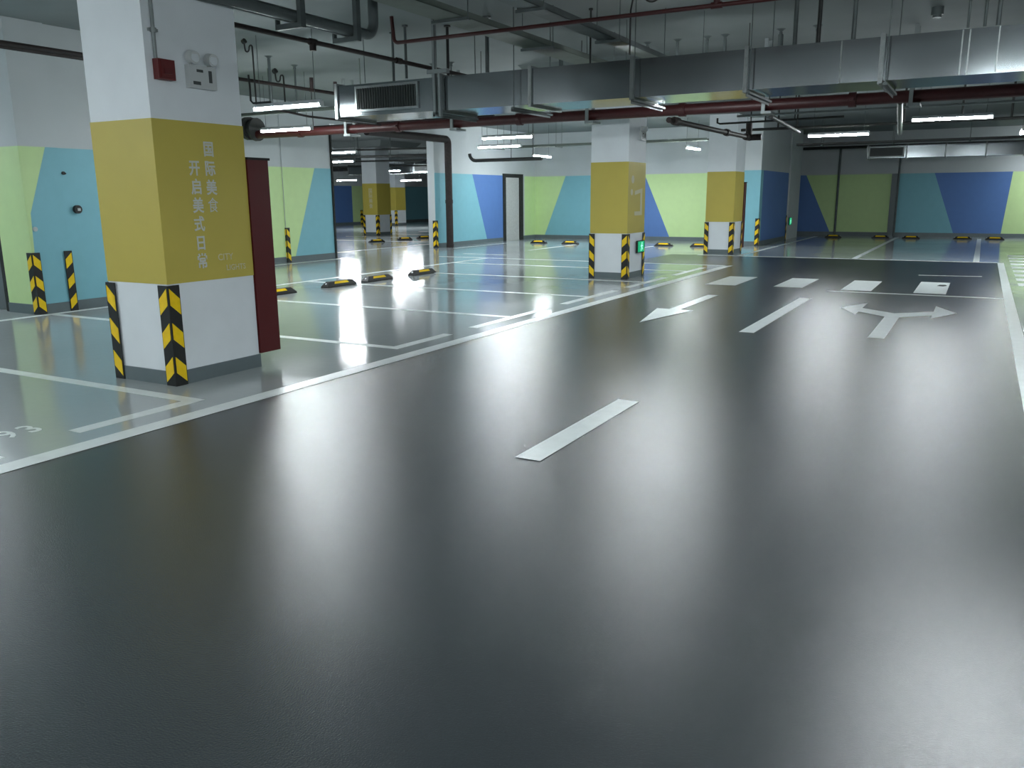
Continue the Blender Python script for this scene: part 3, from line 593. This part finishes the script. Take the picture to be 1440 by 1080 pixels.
# upright sprinklers and rods
def sprinkler(x, y, zb, label, r=.012, m='steel'):
    o = thing('sprinkler', (x, y, zb), label, 'sprinkler', 'upright sprinklers below the slab'); L = o.location
    b = MB(L); b.cyl((x, y, zb), (x, y, 3.47), r, 8); b.build('riser', m, o)
    b = MB(L); b.cyl((x, y, 3.47), (x, y, 3.50), .022, 8); b.cyl((x, y, 3.50), (x, y, 3.53), .012, 8, r2=.05); b.cyl((x, y, 3.53), (x, y, 3.536), .06, 12); b.build('deflector', m, o)
K = 11.66
for x, y, zb, l, r in ((-9.55, 9.76, 2.80, 'left upright sprinkler right of the nearest pillar', .022), (-9.82, 10.59, 2.80, 'second upright sprinkler right of the nearest pillar', .015),
                    (-5.63, K, 3.03, 'upright sprinkler over the middle of the duct', .035), (-4.30, K, 3.03, 'sprinkler behind the duct at the end of the narrow tray', .03), (-3.87, K, 3.03, 'short sprinkler behind the duct', .02),
                    (-3.46, K, 3.03, 'left of two close sprinklers behind the duct', .018), (-3.22, K, 3.03, 'right of two close sprinklers behind the duct', .025), (-2.50, K, 3.03, 'stout sprinkler riser above the duct', .035),
                    (-2.05, K, 3.03, 'low sprinkler beside the black rod', .018), (-7.9, K, 3.03, 'sprinkler behind the grille', .015), (-7.55, K, 3.03, 'pale sprinkler behind the grille', .012)):
    sprinkler(x, y, zb, l, r)
pipe('sprinkler_pipe', [(-8.1, K, 3.01), (-1.8, K, 3.01)], .02, 'rust', 'carrier pipe of the sprinklers hidden behind the duct', extra=lambda b: [b.cyl((x, K, 3.01), (x, K, CEIL), .005, 6) for x in (-7.0, -5.3, -2.9)])
pipe('sprinkler_pipe', [(-9.5, 9.6, 2.79), (-9.55, 9.76, 2.79), (-9.82, 10.59, 2.79), (-9.95, 11.0, 2.79), (-9.95, 12.92, 2.79)], .018, 'rust', 'short branch carrying the two left uprights')
b = MB((-.72, 11.9, 3.55)); b.cyl((-.72, 11.9, 3.56), (-.72, 11.9, CEIL), .07, 14); b.cyl((-.72, 11.9, 3.53), (-.72, 11.9, 3.56), .05, 14)
tag(b.build('smoke_detector', 'steel'), 'round detector on the ceiling at upper right', 'detector')
for x, y, z0, r, m, l in ((-5.64, 9.55, 2.992, .025, 'steel', 'grey rod from ceiling to duct right of the channel hanger'), (-4.34, 9.8, 2.992, .012, 'darkpipe', 'short dark rod above the middle of the duct'),
        (-1.70, 9.75, 2.992, .022, 'black', 'black rod dropping to the duct at right'), (-1.36, 9.8, 2.992, .022, 'steel', 'grey rod dropping to the duct at right'),
        (-.30, 9.5, 2.992, .012, 'steel', 'left of three rods above the right duct'), (-.16, 9.5, 2.992, .014, 'steel', 'middle of three rods above the right duct'), (-.05, 9.5, 2.992, .02, 'steel', 'right of three rods above the right duct'),
        (-2.10, 10.55, 2.992, .025, 'steel', 'twin riser beside the stout sprinkler'), (-6.82, 9.45, 2.992, .018, 'steel', 'grey rod above the grille'), (-7.55, 9.5, 2.992, .006, 'steel', 'thin wire above the left of the grille'),
        (-7.25, 9.75, 2.992, .018, 'steel', 'thick grey rod above the left of the grille'), (-6.36, 9.75, 2.992, .02, 'black', 'dark rod just right of the grille')):
    z1 = CEIL
    b = MB((x, y, z0)); b.cyl((x, y, z0), (x, y, z1), r, 8); b.cyl((x, y, z1-.02), (x, y, z1), r*2.2, 8); tag(b.build('hanger_rod', m), l, 'hanger rod')
pipe('cable', [(-3.52, 9.0, 2.95), (-3.52, 9.0, 3.40), (-3.50, 9.0, 3.50), (-3.44, 9.0, CEIL)], .010, 'black', 'thin black cable dropping to the duct')
pipe('cable', arc((-3.28, 9.0, 3.56), 0, -math.pi, .10, (1, 0, 0), (0, 0, 1), 10)+[(-3.38, 9.0, CEIL)], .009, 'black', 'black cable loop at the top beside the thin drop')
# flexible droppers right of the nearest pillar
for (x, y, zt, zb, l) in ((-9.04, 8.94, 3.56, 2.75, 'taller hooked flexible conduit right of the nearest pillar'), (-8.50, 8.94, 3.13, 2.75, 'shorter hooked flexible conduit right of the nearest pillar')):
    pts = [(x, y, zb), (x, y, zt-.06)]+arc((x-.03, y, zt-.06), 0, math.pi, .03, (1, 0, 0), (0, 0, 1), 5)+arc((x-.10, y, zt-.07), 0, -math.pi, .04, (1, 0, 0), (0, 0, 1), 6)+[(x-.15, y, zt+.02)]
    def ex(b, x=x, y=y, zt=zt): b.cyl((x-.17, y, zt+.02), (x-.13, y, zt+.04), .035, 10)
    pipe('flexible_conduit', pts, .011, 'darkpipe', l, 'conduit', extra=ex)
pipe('flexible_conduit', [(-9.11, 8.90, 3.14), (-9.10, 8.90, 3.0), (-9.10, 8.90, 2.80), (-9.07, 8.91, 2.765), (-8.75, 8.93, 2.765)], .014, 'black', 'black dropper feeding the upper left strip light', 'conduit')
